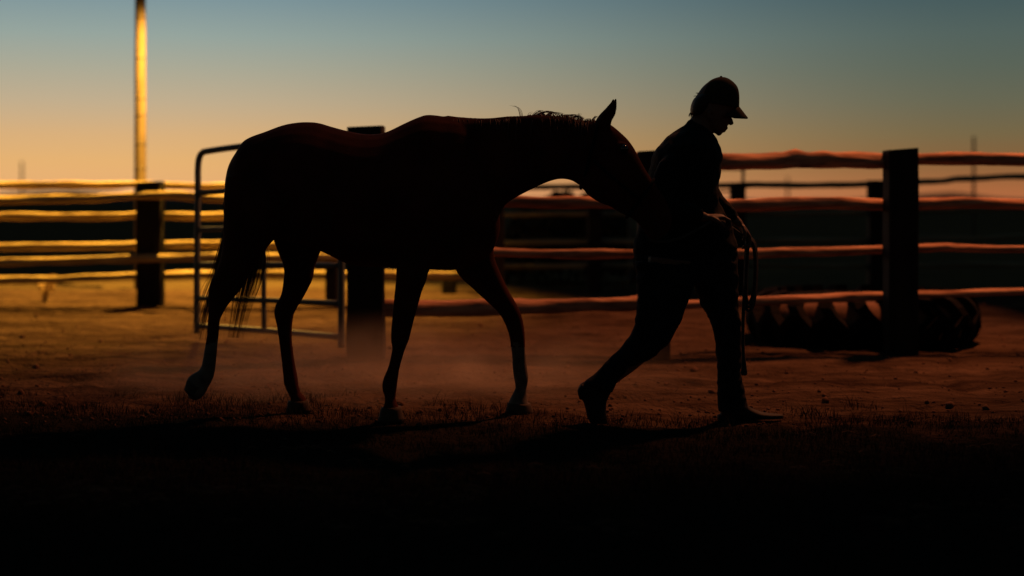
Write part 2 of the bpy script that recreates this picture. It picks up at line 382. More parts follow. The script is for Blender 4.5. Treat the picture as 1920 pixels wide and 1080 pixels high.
# ------------------------------------------------------------------ pipe gates
def pipes(parent, segs, r):
    for name, pts, rr in segs:
        bm = bmesh.new(); tube(bm, smooth_pts(pts, 5), rr or r, 12); obj(name, bm, M['pipe'], parent)
gt = empty('pipe_gate', P(640, 650, 10.25), 'green tubular steel corral gate with rounded corner behind the rump of the horse', 'gate')
def G(px, py):
    t = (px - 370) / 270; return P(px, py, 11.1 + (10.25 - 11.1) * t)
pipes(gt, [
    ('frame', [G(369, 625), G(369, 560), G(370, 450), G(371, 360), G(371, 320), G(373, 298), G(379, 287), G(392, 283), G(450, 275), G(520, 268), G(600, 262), G(625, 262), G(636, 268), G(639, 285), G(640, 400), G(640, 560), G(640, 652)], .025),
    ('rail', [G(371, 361), G(500, 355), G(640, 350)], .022),
    ('rail', [G(371, 430), G(500, 428), G(640, 424)], .020),
    ('rail', [G(371, 496), G(500, 496), G(640, 498)], .022),
    ('rail', [G(371, 559), G(500, 563), G(640, 569)], .023),
    ('rail', [G(371, 611), G(500, 620), G(640, 632)], .023),
    ('strut', [G(494, 277), G(494, 450), G(495, 617)], .020),
], .02)
g2 = empty('pipe_gate', P(1393, 545, 18.5), 'thin pipe gate far off just right of the chest of the person', 'gate')
pipes(g2, [
    ('frame', [P(1180, 540, 18.5), P(1180, 400, 18.5), P(1180, 330, 18.5), P(1184, 318, 18.5), P(1250, 317, 18.5), P(1386, 317, 18.5), P(1393, 321, 18.5), P(1393, 350, 18.5), P(1393, 450, 18.5), P(1393, 540, 18.5)], .02),
    ('rail', [P(1180, 349, 18.5), P(1290, 349, 18.5), P(1393, 349, 18.5)], .013),
    ('rail', [P(1180, 359, 18.5), P(1290, 359, 18.5), P(1393, 359, 18.5)], .013),
    ('rail', [P(1180, 395, 18.5), P(1290, 395, 18.5), P(1393, 395, 18.5)], .015),
    ('rail', [P(1180, 440, 18.5), P(1290, 440, 18.5), P(1393, 440, 18.5)], .015),
    ('rail', [P(1180, 490, 18.5), P(1290, 490, 18.5), P(1393, 490, 18.5)], .015),
], .02)

# ------------------------------------------------------------------ yard lights
def yard_light(x, y, h, lx, ly, lz, r0, label, power, col, spot=None, size=.09):
    t = empty('yard_light', (x, y, 0), label, 'light pole')
    bm = bmesh.new(); n = 24; loops = []
    for i in range(61):
        z_ = -.5 + (h + .5) * i / 60; q = r0 * (1 - .25 * z_ / h)
        loops.append([bm.verts.new((x + q * (1 + .04 * noise.noise(Vector((math.cos(a), math.sin(a), z_ * 2)))) * math.cos(a), y + q * math.sin(a), z_)) for a in [k_ * 2 * math.pi / n for k_ in range(n)]])
    for l0, l1 in zip(loops, loops[1:]):
        for i in range(n): bm.faces.new((l0[i], l0[(i + 1) % n], l1[(i + 1) % n], l1[i]))
    bm.faces.new(loops[-1])
    obj('pole', bm, M['pole'], t)
    random.seed(4); z_ = 1.5
    while z_ < h - .3:
        bm = bmesh.new(); q = r0 * (1 - .25 * z_ / h) + .003
        tube(bm, [(x, y, z_), (x, y, z_ + .018)], q, 24); obj('band', bm, M['band'], t)
        z_ += random.choice((.2, .3, .36, .5))
    d = Vector((lx - x, ly - y, 0))
    bm = bmesh.new(); tube(bm, smooth_pts([(x, y, lz + .35), (x + d.x * .4, y + d.y * .4, lz + .5), (lx, ly, lz + .38), (lx, ly, lz + .16)], 6), .022, 10); obj('arm', bm, M['tin'], t)
    bm = bmesh.new(); loops = []
    for (q, dz) in ((.03, .2), (.08, .17), (.12, .12), (.17, .03), (.20, 0), (.195, 0), (.16, .03), (.11, .11), (.07, .155), (.02, .18)):
        loops.append([bm.verts.new((lx + q * math.cos(a), ly + q * math.sin(a), lz + dz)) for a in [k_ * math.pi / 12 for k_ in range(24)]])
    for l0, l1 in zip(loops, loops[1:]):
        for i in range(24): bm.faces.new((l0[i], l0[(i + 1) % 24], l1[(i + 1) % 24], l1[i]))
    obj('lamp_shade', bm, M['tin'], t)
    bm = bmesh.new(); bmesh.ops.create_uvsphere(bm, u_segments=16, v_segments=10, radius=.05, matrix=Matrix.Translation((lx, ly, lz + .05)))
    mm = bpy.data.materials.new('lamp_glass'); mm.use_nodes = True; b = mm.node_tree.nodes['Principled BSDF']
    b.inputs['Emission Color'].default_value = (*col, 1); b.inputs['Emission Strength'].default_value = 20
    obj('bulb', bm, mm, t)
    ld = bpy.data.lights.new('lamp', 'SPOT' if spot else 'POINT'); lo = bpy.data.objects.new('lamp', ld); COL.objects.link(lo)
    ld.energy = power; ld.color = col; ld.shadow_soft_size = size
    lo.parent = t; lo.location = (lx - x, ly - y, lz - .06)
    if spot:
        tgt, ang, bl = spot; ld.spot_size = R(ang); ld.spot_blend = bl
        lo.rotation_euler = (Vector(tgt) - Vector((lx, ly, lz))).to_track_quat('-Z', 'Y').to_euler()
    return t
yard_light(-4.60, 17.6, 6.0, -3.5, 16.75, 4.5, .076, 'tall slim light pole lit yellow behind the left fence', 7000, (1, .50, .07), ((-4.3, 15.9, 0), 110, .45))
yard_light(5.7, 12.9, 9.4, 4.8, 12.3, 8.6, .12, 'tall wooden floodlight pole beyond the right end of the corral fence', 4500, (1, .30, .11), ((.9, 11.0, 0), 60, .7), .3)

# ------------------------------------------------------------------ distant poles
def far_pole(px, y0, y1, D, r, label, cross=False):
    b = P(px, y1, D); t_ = P(px, y0, D)
    o = empty('utility_pole', (b.x, b.y, 0), label, 'pole', 'far poles on the horizon')
    bm = bmesh.new(); tube(bm, [(b.x, b.y, -.2), ((b.x), b.y, t_.z * .5), (t_.x, t_.y, t_.z)], [r * 1.15, r, r * .85], 10); obj('pole', bm, M['farpole'], o)
    if cross:
        bm = bmesh.new(); box(bm, (t_.x, t_.y - r * 1.3, t_.z - .5), (2.2, .12, .14)); obj('crossarm', bm, M['farpole'], o)
far_pole(1826, 256, 380, 34, .035, 'thin tall pole standing beyond the fence near the right edge')
far_pole(41, 303, 380, 110, .09, 'faint short pole on the horizon at the far left')
far_pole(1477, 332, 380, 120, .10, 'faint small pole on the horizon right of the person')

# ------------------------------------------------------------------ tractor tyre
ty = empty('tractor_tyre', (2.76, 11.25, 0), 'big old tractor tyre lying flat on the dirt behind the log fence', 'tyre')
cx, cy = 2.76, 11.25
prof = [(.44, .05), (.40, .10), (.40, .30), (.44, .32), (.52, .345), (.64, .35), (.72, .335), (.77, .30), (.80, .25), (.82, .18), (.82, .09), (.79, .04), (.72, .015), (.55, .01)]
bm = bmesh.new(); n = 96; loops = []
for (q, z_) in prof: loops.append([bm.verts.new((cx + q * math.cos(a), cy + q * math.sin(a), z_)) for a in [k_ * 2 * math.pi / n for k_ in range(n)]])
loops.append(loops[0])
for l0, l1 in zip(loops, loops[1:]):
    for i in range(n): bm.faces.new((l0[i], l0[(i + 1) % n], l1[(i + 1) % n], l1[i]))
body = obj('casing', bm, M['rubber'], ty); body.data.materials.append(M['rubber_lit'])
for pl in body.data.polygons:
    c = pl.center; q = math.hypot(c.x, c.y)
    if q > .66 and c.z > .19: pl.material_index = 1  # upper shoulder faces take the painted lit tone
bm = bmesh.new(); NL = 20
def lug(a0, up):
    st = []
    for (f, q, z_) in ((0, .66, .355), (.12, .745, .352), (.22, .80, .335), (.3, .835, .30), (.5, .855, .24), (.75, .86, .18), (1, .86, .12)):
        a = a0 + f * .30
        zz_ = z_ if up else .37 - z_
        d = Vector((math.cos(a), math.sin(a), 0)); tg = Vector((-math.sin(a), math.cos(a), 0))
        c = Vector((cx, cy, 0)) + d * q + Vector((0, 0, zz_))
        nrm = (d * max(0, (q - .70)) * 6 + Vector((0, 0, (1 if up else -1) * max(0, (.86 - q)) * 5))).normalized()
        st.append((c, tg, nrm))
    L_ = []
    for c, tg, nr in st:
        w, h = .055, .045
        L_.append([bm.verts.new(c + tg * w - nr * .03), bm.verts.new(c + tg * w * .8 + nr * h), bm.verts.new(c - tg * w * .8 + nr * h), bm.verts.new(c - tg * w - nr * .03)])
    for l0, l1 in zip(L_, L_[1:]):
        for i in range(4): bm.faces.new((l0[i], l0[(i + 1) % 4], l1[(i + 1) % 4], l1[i]))
    bm.faces.new(L_[0][::-1]); bm.faces.new(L_[-1])
for i in range(NL):
    lug(i * 2 * math.pi / NL, True); lug((i + .5) * 2 * math.pi / NL, False)
tag(obj('tread', bm, M['rubber'], ty, smooth=False))

# ------------------------------------------------------------------ horse
DT = 7.22
hs = empty('horse', (P(650, 760, DT).x, DT, 0), 'dark bay horse walking behind the person, head lowered beside their back', 'horse')
bm = bmesh.new()
pair_loft(bm, [  # trunk: top, bottom
    (424, 335, 428, 430, .07, DT), (432, 306, 436, 455, .15, DT), (445, 284, 450, 470, .20, DT), (462, 261, 470, 470, .235, DT), (500, 246, 506, 446, .265, DT), (533, 234, 535, 452, .28, DT),
    (565, 229, 565, 458, .285, DT), (595, 230, 595, 468, .28, DT), (620, 237, 620, 480, .28, DT), (650, 245, 650, 494, .30, DT), (682, 251, 682, 500, .31, DT), (708, 251, 708, 501, .31, DT),
    (728, 246, 728, 501, .305, DT), (757, 232, 757, 502, .285, DT), (784, 220, 784, 503, .265, DT), (803, 215, 806, 505, .25, DT), (832, 218, 840, 507, .24, DT), (862, 222, 875, 502, .23, DT),
    (888, 235, 903, 490, .215, DT), (908, 262, 921, 474, .19, DT), (922, 300, 932, 452, .15, DT), (932, 345, 938, 428, .09, DT)], 28)
pair_loft(bm, [  # neck
    (800, 240, 850, 480, .17, DT), (832, 218, 880, 460, .18, DT), (860, 219, 912, 430, .17, DT), (890, 221, 938, 402, .15, DT - .02), (919, 221, 949, 383, .135, DT - .05), (949, 218, 976, 366, .12, DT - .09),
    (978, 217, 1002, 353, .11, DT - .13), (1003, 216, 1026, 342, .10, DT - .17), (1035, 217, 1050, 336, .095, DT - .2), (1066, 221, 1072, 339, .09, DT - .24), (1092, 226, 1088, 349, .085, DT - .26), (1115, 226, 1095, 352, .08, DT - .28)], 24)
HD = DT - .29
pair_loft(bm, [  # head
    (1104, 228, 1078, 320, .07, HD), (1128, 226, 1088, 342, .085, HD), (1146, 234, 1095, 357, .095, HD), (1161, 246, 1104, 367, .10, HD), (1176, 260, 1115, 375, .098, HD), (1188, 276, 1128, 382, .092, HD), (1197, 293, 1143, 387, .082, HD),
    (1206, 310, 1156, 395, .072, HD), (1217, 328, 1168, 402, .064, HD), (1231, 349, 1182, 408, .057, HD), (1245, 369, 1195, 418, .054, HD), (1254, 388, 1206, 432, .056, HD), (1260, 407, 1216, 445, .057, HD), (1259, 424, 1228, 452, .048, HD), (1252, 436, 1238, 450, .02, HD)], 24)
for s in (-1, 1):   # ears, cheeks, eye ridges, nostrils
    e = HD + s * .055
    dx = 0 if s < 0 else -4
    pair_loft(bm, [(1116 + dx, 236, 1146 + dx, 246, .02, e), (1121 + dx, 224, 1147 + dx, 229, .026, e), (1129 + dx, 213, 1155 + dx, 214, .026, e + s * .012), (1138 + dx, 204, 1156.5 + dx, 203, .019, e + s * .02), (1147 + dx, 194, 1157 + dx, 195, .011, e + s * .024), (1151 + dx, 187, 1157 + dx, 188, .007, e + s * .026), (1153 + dx, 183, 1157 + dx, 184, .003, e + s * .026)], 12)
    bmesh.ops.create_uvsphere(bm, u_segments=16, v_segments=10, radius=.10, matrix=Matrix.Translation(P(1122, 330, HD + s * .045)) @ Matrix.Diagonal((1, .5, 1, 1)))
    bmesh.ops.create_uvsphere(bm, u_segments=12, v_segments=8, radius=.032, matrix=Matrix.Translation(P(1168, 278, HD + s * .086)))
    bmesh.ops.create_uvsphere(bm, u_segments=12, v_segments=8, radius=.022, matrix=Matrix.Translation(P(1246, 408, HD + s * .045)))
nh, fh, nf, ff_ = DT - .15, DT + .15, DT - .13, DT + .13
pair_loft(bm, [  # trailing hind leg, camera side
    (424, 330, 560, 330, .10, nh), (420, 370, 555, 390, .12, nh), (419, 417, 530, 430, .12, nh), (417, 462, 503, 462, .10, nh), (409, 500, 478, 500, .075, nh), (394, 530, 450, 545, .052, nh), (391, 552, 437, 560, .045, nh),
    (391, 570, 424, 578, .04, nh), (390, 595, 413, 600, .032, nh), (388, 627, 410, 630, .028, nh), (383, 656, 407, 660, .030, nh), (376, 690, 403, 697, .036, nh), (362, 700, 397, 716, .037, nh), (352, 708, 392, 724, .038, nh), (350, 722, 387, 734, .045, nh), (352, 740, 378, 746, .045, nh), (360, 749, 370, 750, .02, nh)], 18)
pair_loft(bm, [  # standing hind leg, far side
    (470, 340, 630, 340, .10, fh), (500, 400, 625, 410, .12, fh), (510, 440, 608, 450, .11, fh), (520, 470, 600, 474, .10, fh), (531, 497, 590, 502, .08, fh), (532, 520, 586, 524, .07, fh), (527, 552, 570, 556, .052, fh),
    (517, 570, 558, 576, .045, fh), (514, 588, 551, 590, .043, fh), (519, 612, 548, 612, .034, fh), (523, 640, 548, 640, .028, fh), (528, 680, 553, 680, .028, fh), (531, 706, 558, 706, .035, fh), (533, 722, 560, 722, .036, fh), (540, 738, 564, 736, .030, fh), (545, 748, 572, 744, .038, fh), (541, 765, 582, 762, .05, fh), (540, 772, 584, 770, .05, fh)], 18)
pair_loft(bm, [  # standing foreleg, camera side
    (730, 400, 840, 400, .08, nf), (738, 450, 830, 450, .09, nf), (743, 495, 806, 505, .08, nf), (742, 525, 799, 528, .065, nf), (740, 545, 791, 548, .055, nf), (737, 575, 783, 577, .048, nf), (735, 598, 777, 598, .044, nf),
    (733, 622, 771, 622, .042, nf), (733, 640, 766, 640, .042, nf), (735, 655, 759, 657, .034, nf), (728, 687, 750, 689, .027, nf), (719, 709, 746, 714, .034, nf), (716, 726, 744, 730, .036, nf), (721, 745, 742, 748, .029, nf), (720, 758, 745, 757, .038, nf), (713, 776, 751, 773, .052, nf), (711, 788, 755, 787, .056, nf)], 18)
pair_loft(bm, [  # reaching foreleg, far side
    (820, 420, 930, 400, .08, ff_), (835, 470, 927, 450, .09, ff_), (860, 516, 927, 480, .08, ff_), (887, 542, 940, 515, .065, ff_), (911, 564, 956, 548, .056, ff_), (934, 586, 971, 574, .050, ff_), (946, 606, 980, 598, .046, ff_),
    (954, 628, 984, 624, .042, ff_), (957, 646, 985, 644, .036, ff_), (960, 670, 986, 670, .029, ff_), (961, 692, 989, 692, .034, ff_), (964, 712, 991, 710, .036, ff_), (966, 727, 988, 728, .029, ff_), (960, 740, 988, 742, .036, ff_), (954, 752, 991, 756, .05, ff_), (951, 770, 998, 772, .056, ff_)], 18)
hb = obj('body', bm, M['coat'], hs); remesh(hb, .0085, 5)
hb.data.materials.append(mat('pale_sock_hair', (.10, .075, .055), .8, var=(.035, .024, .018), scale=22))
for pl in hb.data.polygons:
    c = pl.center + hb.location + Vector(parent_loc(hs)); px = 960 + c.x * F / c.y; py = HOR + (CH - c.z) * F / c.y
    w_ = noise.noise(Vector((px * .06, py * .06, 0))) * 14
    if (940 < px < 1005 and 650 + w_ < py < 800) or (340 < px < 415 and 640 + w_ < py < 800): pl.material_index = 1
# eyes
for s in (-1,):
    bm = bmesh.new(); bmesh.ops.create_uvsphere(bm, u_segments=16, v_segments=10, radius=.02, matrix=Matrix.Translation(P(1170, 279, HD + s * .112)))
    obj('eye', bm, mat('horse_eye', (.01, .008, .006), .1), hs)
# hooves
def hoof(a, b, c, d, D, w):
    bm = bmesh.new(); pair_loft(bm, [(*a, *b, w * .82, D), ((a[0] + c[0]) / 2, (a[1] + c[1]) / 2, (b[0] + d[0]) / 2, (b[1] + d[1]) / 2, w * .93, D), (*c, *d, w, D)], 20, 2, grow=.004); return obj('hoof', bm, M['hoof'], hs)
hoof((541, 752), (576, 750), (538, 773), (585, 771), fh, .052)
hoof((716, 764), (751, 762), (709, 790), (757, 789), nf, .058)
hoof((953, 755), (993, 756), (949, 774), (1000, 775), ff_, .058)
hoof((352, 712), (386, 730), (347, 730), (372, 747), nh, .048)
# hair strands
def strand(bm, pts, r):
    q = smooth_pts(pts, 4); n = len(q); tube(bm, q, [r * (1 - .85 * i / (n - 1)) for i in range(n)], 3)
random.seed(7)
bm = bmesh.new()
crest = [(835, 220), (860, 221), (890, 223), (919, 223), (949, 220), (978, 219), (1003, 218), (1035, 219), (1066, 223), (1090, 228), (1112, 229)]
cr = catmull([(*c, 0) for c in crest], 8)
for i in range(900):
    t = random.random() * (len(cr) - 1.001); j = int(t); f = t - j
    x = cr[j][0] * (1 - f) + cr[j + 1][0] * f; y = cr[j][1] * (1 - f) + cr[j + 1][1] * f
    u = (x - 835) / 280; D = DT - .28 * max(0, min(1, (x - 880) / 235)); s = random.choice((-1, -1, 1))
    up = random.uniform(0, 3) * (.4 if x < 990 else 1) + (random.uniform(0, 6) if x > 1000 and random.random() < .3 else 0); ln = random.uniform(25, 60); dr = random.uniform(-6, 22)
    strand(bm, [P(x, y + 4, D), P(x + dr * .2, y - up, D + s * .015), P(x + dr * .6, y + ln * .25, D + s * random.uniform(.05, .08)), P(x + dr, y + ln, D + s * random.uniform(.08, .125))], .0026)
for pts in ([(977, 219), (974, 207), (968, 201), (957, 199)], [(976, 219), (971, 204), (963, 199)], [(992, 218), (996, 212), (1002, 210)], [(1005, 217), (1016, 211), (1030, 210), (1036, 213)], [(1010, 217), (1022, 210), (1036, 211), (1048, 217)],
            [(1024, 217), (1034, 212), (1050, 213), (1058, 217)], [(1045, 218), (1062, 216), (1078, 218), (1089, 223)], [(1055, 220), (1074, 216), (1088, 220), (1097, 225)], [(1070, 222), (1084, 218), (1093, 222)], [(1060, 222), (1080, 221), (1093, 227)], [(1000, 217), (1010, 209), (1018, 209)], [(1085, 226), (1086, 217), (1088, 213)], [(1111, 226), (1116, 219), (1120, 219)]):
    for k_ in range(2 if pts[0][0] < 993 else 9):
        jx, jy = random.uniform(-3.5, 3.5), random.uniform(-1.8, 1.2)
        D = DT - .28 * max(0, min(1, (pts[0][0] - 880) / 235))
        strand(bm, [P(a + jx, b + jy * (i > 0), D + k_ * .006) for i, (a, b) in enumerate(pts)], .0016)
obj('mane', bm, M['mane'], hs)
bm = bmesh.new()
for i in range(480):
    u = random.gauss(0, .9); v = random.gauss(0, 1); ln = random.uniform(.35, 1) ** .8
    key = [(430 + random.uniform(-3, 6), 318 + random.uniform(0, 20)), (434 + u * 5, 390), (470 + u * 13, 465), (466 + u * 14, 520), (452 + u * 11, 575), (436 + u * 7, 655)]
    full = smooth_pts([P(*q, DT + v * .022) for q in key], 6); strand(bm, full[:max(12, int(len(full) * ln))][::2], .0022)
for i in range(70):
    u = random.gauss(0, 1); ln = random.uniform(.6, 1)
    strand(bm, [P(428, 330, DT), P(426 + u * 2, 420, DT), P(412 + u * 5, 500, DT + .03), P(396 + u * 7, 500 + 70 * ln, DT + .03), P(380 + u * 8, 500 + 145 * ln, DT + .03)], .0026)
obj('tail', bm, M['mane'], hs)

# halter (worn by the horse, lifts off: a thing of its own)
hl = empty('halter', P(1190, 330, HD), 'dark webbing halter on the lowered head of the horse', 'halter')
def around(A, B, w, D, r=.008, n=28):
    a, b = P(*A, D), P(*B, D); c = (a + b) / 2; h = (a - b) / 2; h = h * (1 + .008 / h.length)
    pts = [c + h * math.cos(t * 2 * math.pi / n) + Vector((0, (w + .009) * math.sin(t * 2 * math.pi / n), 0)) for t in range(n + 1)]
    bm = bmesh.new(); tube(bm, pts, r, 6); return bm
obj('noseband', around((1224, 339), (1176, 405), .062, HD), M['strap'], hl)
obj('crownpiece', around((1122, 226), (1090, 350), .090, HD), M['strap'], hl)
for s in (-1, 1):
    bm = bmesh.new(); tube(bm, smooth_pts([P(1112, 300, HD + s * .098), P(1140, 325, HD + s * .106), P(1170, 350, HD + s * .090), P(1199, 373, HD + s * .072)], 5), .007, 6); obj('cheek_strap', bm, M['strap'], hl)

# ------------------------------------------------------------------ person
DM = 7.24
pr = empty('person', (P(1300, 780, DM).x, DM, 0), 'person in a cap, dark jacket and jeans striding with bowed head before the horse', 'person')
NA, FA = DM - .20, DM + .20       # near and far arm
NL_, FL = DM - .13, DM - .03
bm = bmesh.new()
pair_loft(bm, [  # head
    (1330, 152, 1362, 152, .03, DM), (1318, 162, 1376, 166, .058, DM), (1307, 177, 1380, 186, .070, DM), (1300, 190, 1378, 203, .074, DM), (1300, 202, 1372, 217, .073, DM), (1303, 211, 1368, 225, .070, DM), (1307, 218, 1366, 232, .066, DM), (1311, 225, 1362, 239, .060, DM), (1318, 232, 1358, 245, .052, DM), (1328, 240, 1353, 251, .038, DM), (1338, 249, 1350, 253, .018, DM)], 20)
pair_loft(bm, [(1306, 205, 1345, 228, .055, DM), (1296, 220, 1338, 243, .057, DM), (1284, 238, 1334, 258, .065, DM), (1270, 256, 1330, 280, .09, DM)], 18)   # neck
tube(bm, [P(1366, 217, DM), P(1370, 226, DM), P(1371.5, 231, DM), P(1368, 234, DM)], [.010, .012, .013, .008], 10)     # nose
tube(bm, [P(1359, 239, DM - .02), P(1362, 240.5, DM), P(1359, 239, DM + .02)], [.006, .010, .006], 8)
tube(bm, [P(1355, 245, DM - .016), P(1358, 245.5, DM), P(1355, 245, DM + .016)], [.006, .009, .006], 8)
bmesh.ops.create_uvsphere(bm, u_segments=12, v_segments=8, radius=.016, matrix=Matrix.Translation(P(1348, 249, DM)))
for s in (-1, 1):
    tube(bm, [P(1335, 208, DM + s * .073), P(1329, 211, DM + s * .084), P(1330, 220, DM + s * .083), P(1334, 226, DM + s * .070)], [.007, .010, .009, .006], 8)   # ear
    tube(bm, [P(1366, 214, DM + s * .02), P(1366, 213, DM + s * .04), P(1360, 214, DM + s * .056)], [.008, .009, .007], 8)   # brow
# inner torso and limbs, slimmer than the clothes
pair_loft(bm, [(1262, 262, 1335, 275, .15, DM), (1240, 290, 1340, 300, .17, DM), (1232, 340, 1335, 340, .155, DM), (1228, 400, 1345, 398, .14, DM), (1215, 450, 1358, 445, .15, DM), (1212, 500, 1362, 495, .15, DM)], 18)
pair_loft(bm, [(1215, 480, 1300, 490, .08, NL_), (1208, 560, 1272, 570, .07, NL_), (1196, 612, 1258, 622, .06, NL_), (1165, 660, 1205, 682, .05, NL_), (1120, 705, 1152, 722, .04, NL_), (1104, 735, 1130, 745, .035, NL_)], 14)
pair_loft(bm, [(1300, 490, 1372, 490, .08, FL), (1325, 570, 1376, 570, .07, FL), (1348, 640, 1382, 640, .055, FL), (1352, 700, 1385, 700, .045, FL), (1357, 750, 1388, 750, .035, FL)], 14)
# arms
near_arm = [P(1275, 306, NA + .07), P(1250, 335, NA - .01), P(1240, 382, NA - .04), P(1290, 398, NA - .03), P(1322, 408, NA)]
far_arm = [P(1312, 300, FA - .04), P(1320, 330, FA + .03), P(1328, 356, FA + .03), P(1358, 392, FA), P(1386, 420, FA - .02)]
def limb(bm, pts, rad, m=4):
    q = catmull([(*p, r) for p, r in zip(pts, rad)], m); tube(bm, [Vector(t[:3]) for t in q], [t[3] for t in q], 14)
limb(bm, near_arm, [.045, .04, .036, .032, .024]); limb(bm, far_arm, [.045, .04, .036, .032, .024])
def hand(wr, d, palm_n, size=1.0, curl=1.0):
    """wr wrist point, d direction of the palm, palm_n normal towards which the fingers curl"""
    d = d.normalized(); pn = (palm_n - d * palm_n.dot(d)).normalized(); sd_ = d.cross(pn)
    L0 = .092 * size
    loft(bm, [(wr + d * (L0 * f), sd_ * (w * size), pn * (th * size)) for f, w, th in ((-.1, .024, .018), (.15, .030, .017), (.5, .040, .016), (.85, .041, .014), (1.02, .036, .010))], 14)
    for k_, (o_, ln) in enumerate(((-.030, .068), (-.010, .078), (.010, .073), (.029, .058))):
        p = wr + d * (L0 * .95) + sd_ * (o_ * size); pts = [p - d * .02, p]; a = .5 * curl
        for seg, fr in enumerate((.45, .32, .26)):
            p = p + (d * math.cos(a) + pn * math.sin(a)) * (ln * fr * size * 1.15); pts.append(p.copy()); a += (.95 - .06 * k_) * curl
        tube(bm, pts, [.0088 * size, .0095 * size, .0088 * size, .0082 * size, .0065 * size], 10)
    p = wr + d * (L0 * .28) - sd_ * (.026 * size)
    t1 = p + (d * .7 - sd_ * .6 + pn * .35).normalized() * .036 * size; t2 = t1 + (d * .85 + pn * .6 - sd_ * .05).normalized() * .030 * size; t3 = t2 + (d * .5 + pn * .9 + sd_ * .3).normalized() * .022 * size
    tube(bm, [p, t1, t2, t3], [.014 * size, .0115 * size, .010 * size, .008 * size], 10)
wn = P(1322, 408, NA); hand(wn, Vector((1, .1, .05)), Vector((.1, .15, -1)), 1.0, 1.0)
wf = P(1386, 418, FA - .02); hand(wf, Vector((.55, -.05, -.83)), Vector((-.8, -.1, -.5)), 1.0, 1.0)
pb = obj('body', bm, M['skin'], pr); remesh(pb, .0055, 3, .4)

def folds(o, amp, seed):
    me = o.data; nn = [v.normal.copy() for v in me.vertices]
    for v, q in zip(me.vertices, nn):
        c = v.co; a = noise.noise(Vector((c.x * 9 + c.z * 6, c.y * 6, c.z * 16 - c.x * 9 + seed))); b = noise.noise(Vector((c.x * 22, c.y * 18, c.z * 30 + seed)))
        v.co = c + q * amp * ((1 - abs(a) * 2.2) * .8 + b * .5 - .35)
# jacket with collar and sleeves
bm = bmesh.new()
pair_loft(bm, [(1292, 223, 1338, 250, .065, DM), (1284, 234, 1341, 256, .082, DM), (1263, 248, 1346, 268, .14, DM), (1246, 262, 1350, 278, .185, DM), (1232, 278, 1353, 290, .21, DM), (1222, 298, 1354, 303, .215, DM), (1216, 330, 1350, 326, .205, DM), (1211, 365, 1347, 350, .19, DM),
               (1204, 400, 1352, 385, .18, DM), (1195, 435, 1370, 420, .178, DM), (1187, 463, 1382, 455, .176, DM), (1189, 486, 1383, 478, .17, DM)], 24)
limb(bm, [P(1290, 300, NA + .13), P(1264, 312, NA + .045)] + near_arm[1:4] + [P(1312, 404, NA)], [.06, .068, .066, .058, .050, .040])
limb(bm, far_arm[:4] + [P(1378, 412, FA - .01)], [.064, .06, .052, .044, .036])
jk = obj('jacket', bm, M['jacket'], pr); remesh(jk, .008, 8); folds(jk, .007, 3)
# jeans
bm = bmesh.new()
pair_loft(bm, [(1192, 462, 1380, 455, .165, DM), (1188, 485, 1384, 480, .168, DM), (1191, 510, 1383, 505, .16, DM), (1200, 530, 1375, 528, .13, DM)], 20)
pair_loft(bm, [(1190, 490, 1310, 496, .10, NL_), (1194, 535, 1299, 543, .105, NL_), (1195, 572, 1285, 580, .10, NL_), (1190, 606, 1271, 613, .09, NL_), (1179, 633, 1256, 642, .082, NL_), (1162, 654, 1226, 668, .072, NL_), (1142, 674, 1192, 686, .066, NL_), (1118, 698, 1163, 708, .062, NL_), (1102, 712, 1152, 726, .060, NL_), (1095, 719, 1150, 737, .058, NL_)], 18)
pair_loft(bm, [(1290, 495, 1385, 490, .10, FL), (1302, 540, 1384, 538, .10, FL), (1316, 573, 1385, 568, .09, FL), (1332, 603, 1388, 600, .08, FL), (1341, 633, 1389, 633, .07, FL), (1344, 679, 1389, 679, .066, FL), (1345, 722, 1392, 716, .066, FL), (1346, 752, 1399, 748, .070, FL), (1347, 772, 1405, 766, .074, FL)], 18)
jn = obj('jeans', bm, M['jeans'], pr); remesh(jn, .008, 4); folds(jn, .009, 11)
# boots
bm = bmesh.new()
pair_loft(bm, [(1345, 777, 1346, 791, .032, FL), (1366, 777, 1367, 791, .034, FL)], 12, 2)
pair_loft(bm, [(1350, 750, 1353, 789, .036, FL), (1370, 748, 1373, 790, .042, FL), (1392, 752, 1394, 790, .042, FL), (1408, 764, 1410, 788, .043, FL), (1428, 772, 1430, 787, .044, FL), (1450, 775, 1451, 786, .034, FL), (1468, 777, 1468, 785, .016, FL)], 16)
pair_loft(bm, [(1350, 783, 1351, 794, .036, FL), (1378, 784, 1378, 794, .038, FL)], 12, 2)
b1 = obj('boot', bm, M['leather'], pr); remesh(b1, .006, 2)
bm = bmesh.new()
pair_loft(bm, [(1104, 708, 1150, 728, .040, NL_), (1090, 722, 1143, 742, .043, NL_), (1088, 738, 1138, 754, .043, NL_), (1096, 760, 1137, 768, .044, NL_), (1100, 778, 1138, 782, .044, NL_), (1106, 792, 1140, 792, .036, NL_), (1114, 798, 1142, 797, .02, NL_)], 16)
pair_loft(bm, [(1083, 730, 1092, 716, .034, NL_), (1088, 750, 1106, 738, .036, NL_)], 12, 2)
pair_loft(bm, [(1082, 731, 1086, 748, .030, NL_), (1094, 727, 1099, 746, .030, NL_)], 12, 2)
b2 = obj('boot', bm, M['leather'], pr); remesh(b2, .006, 2)
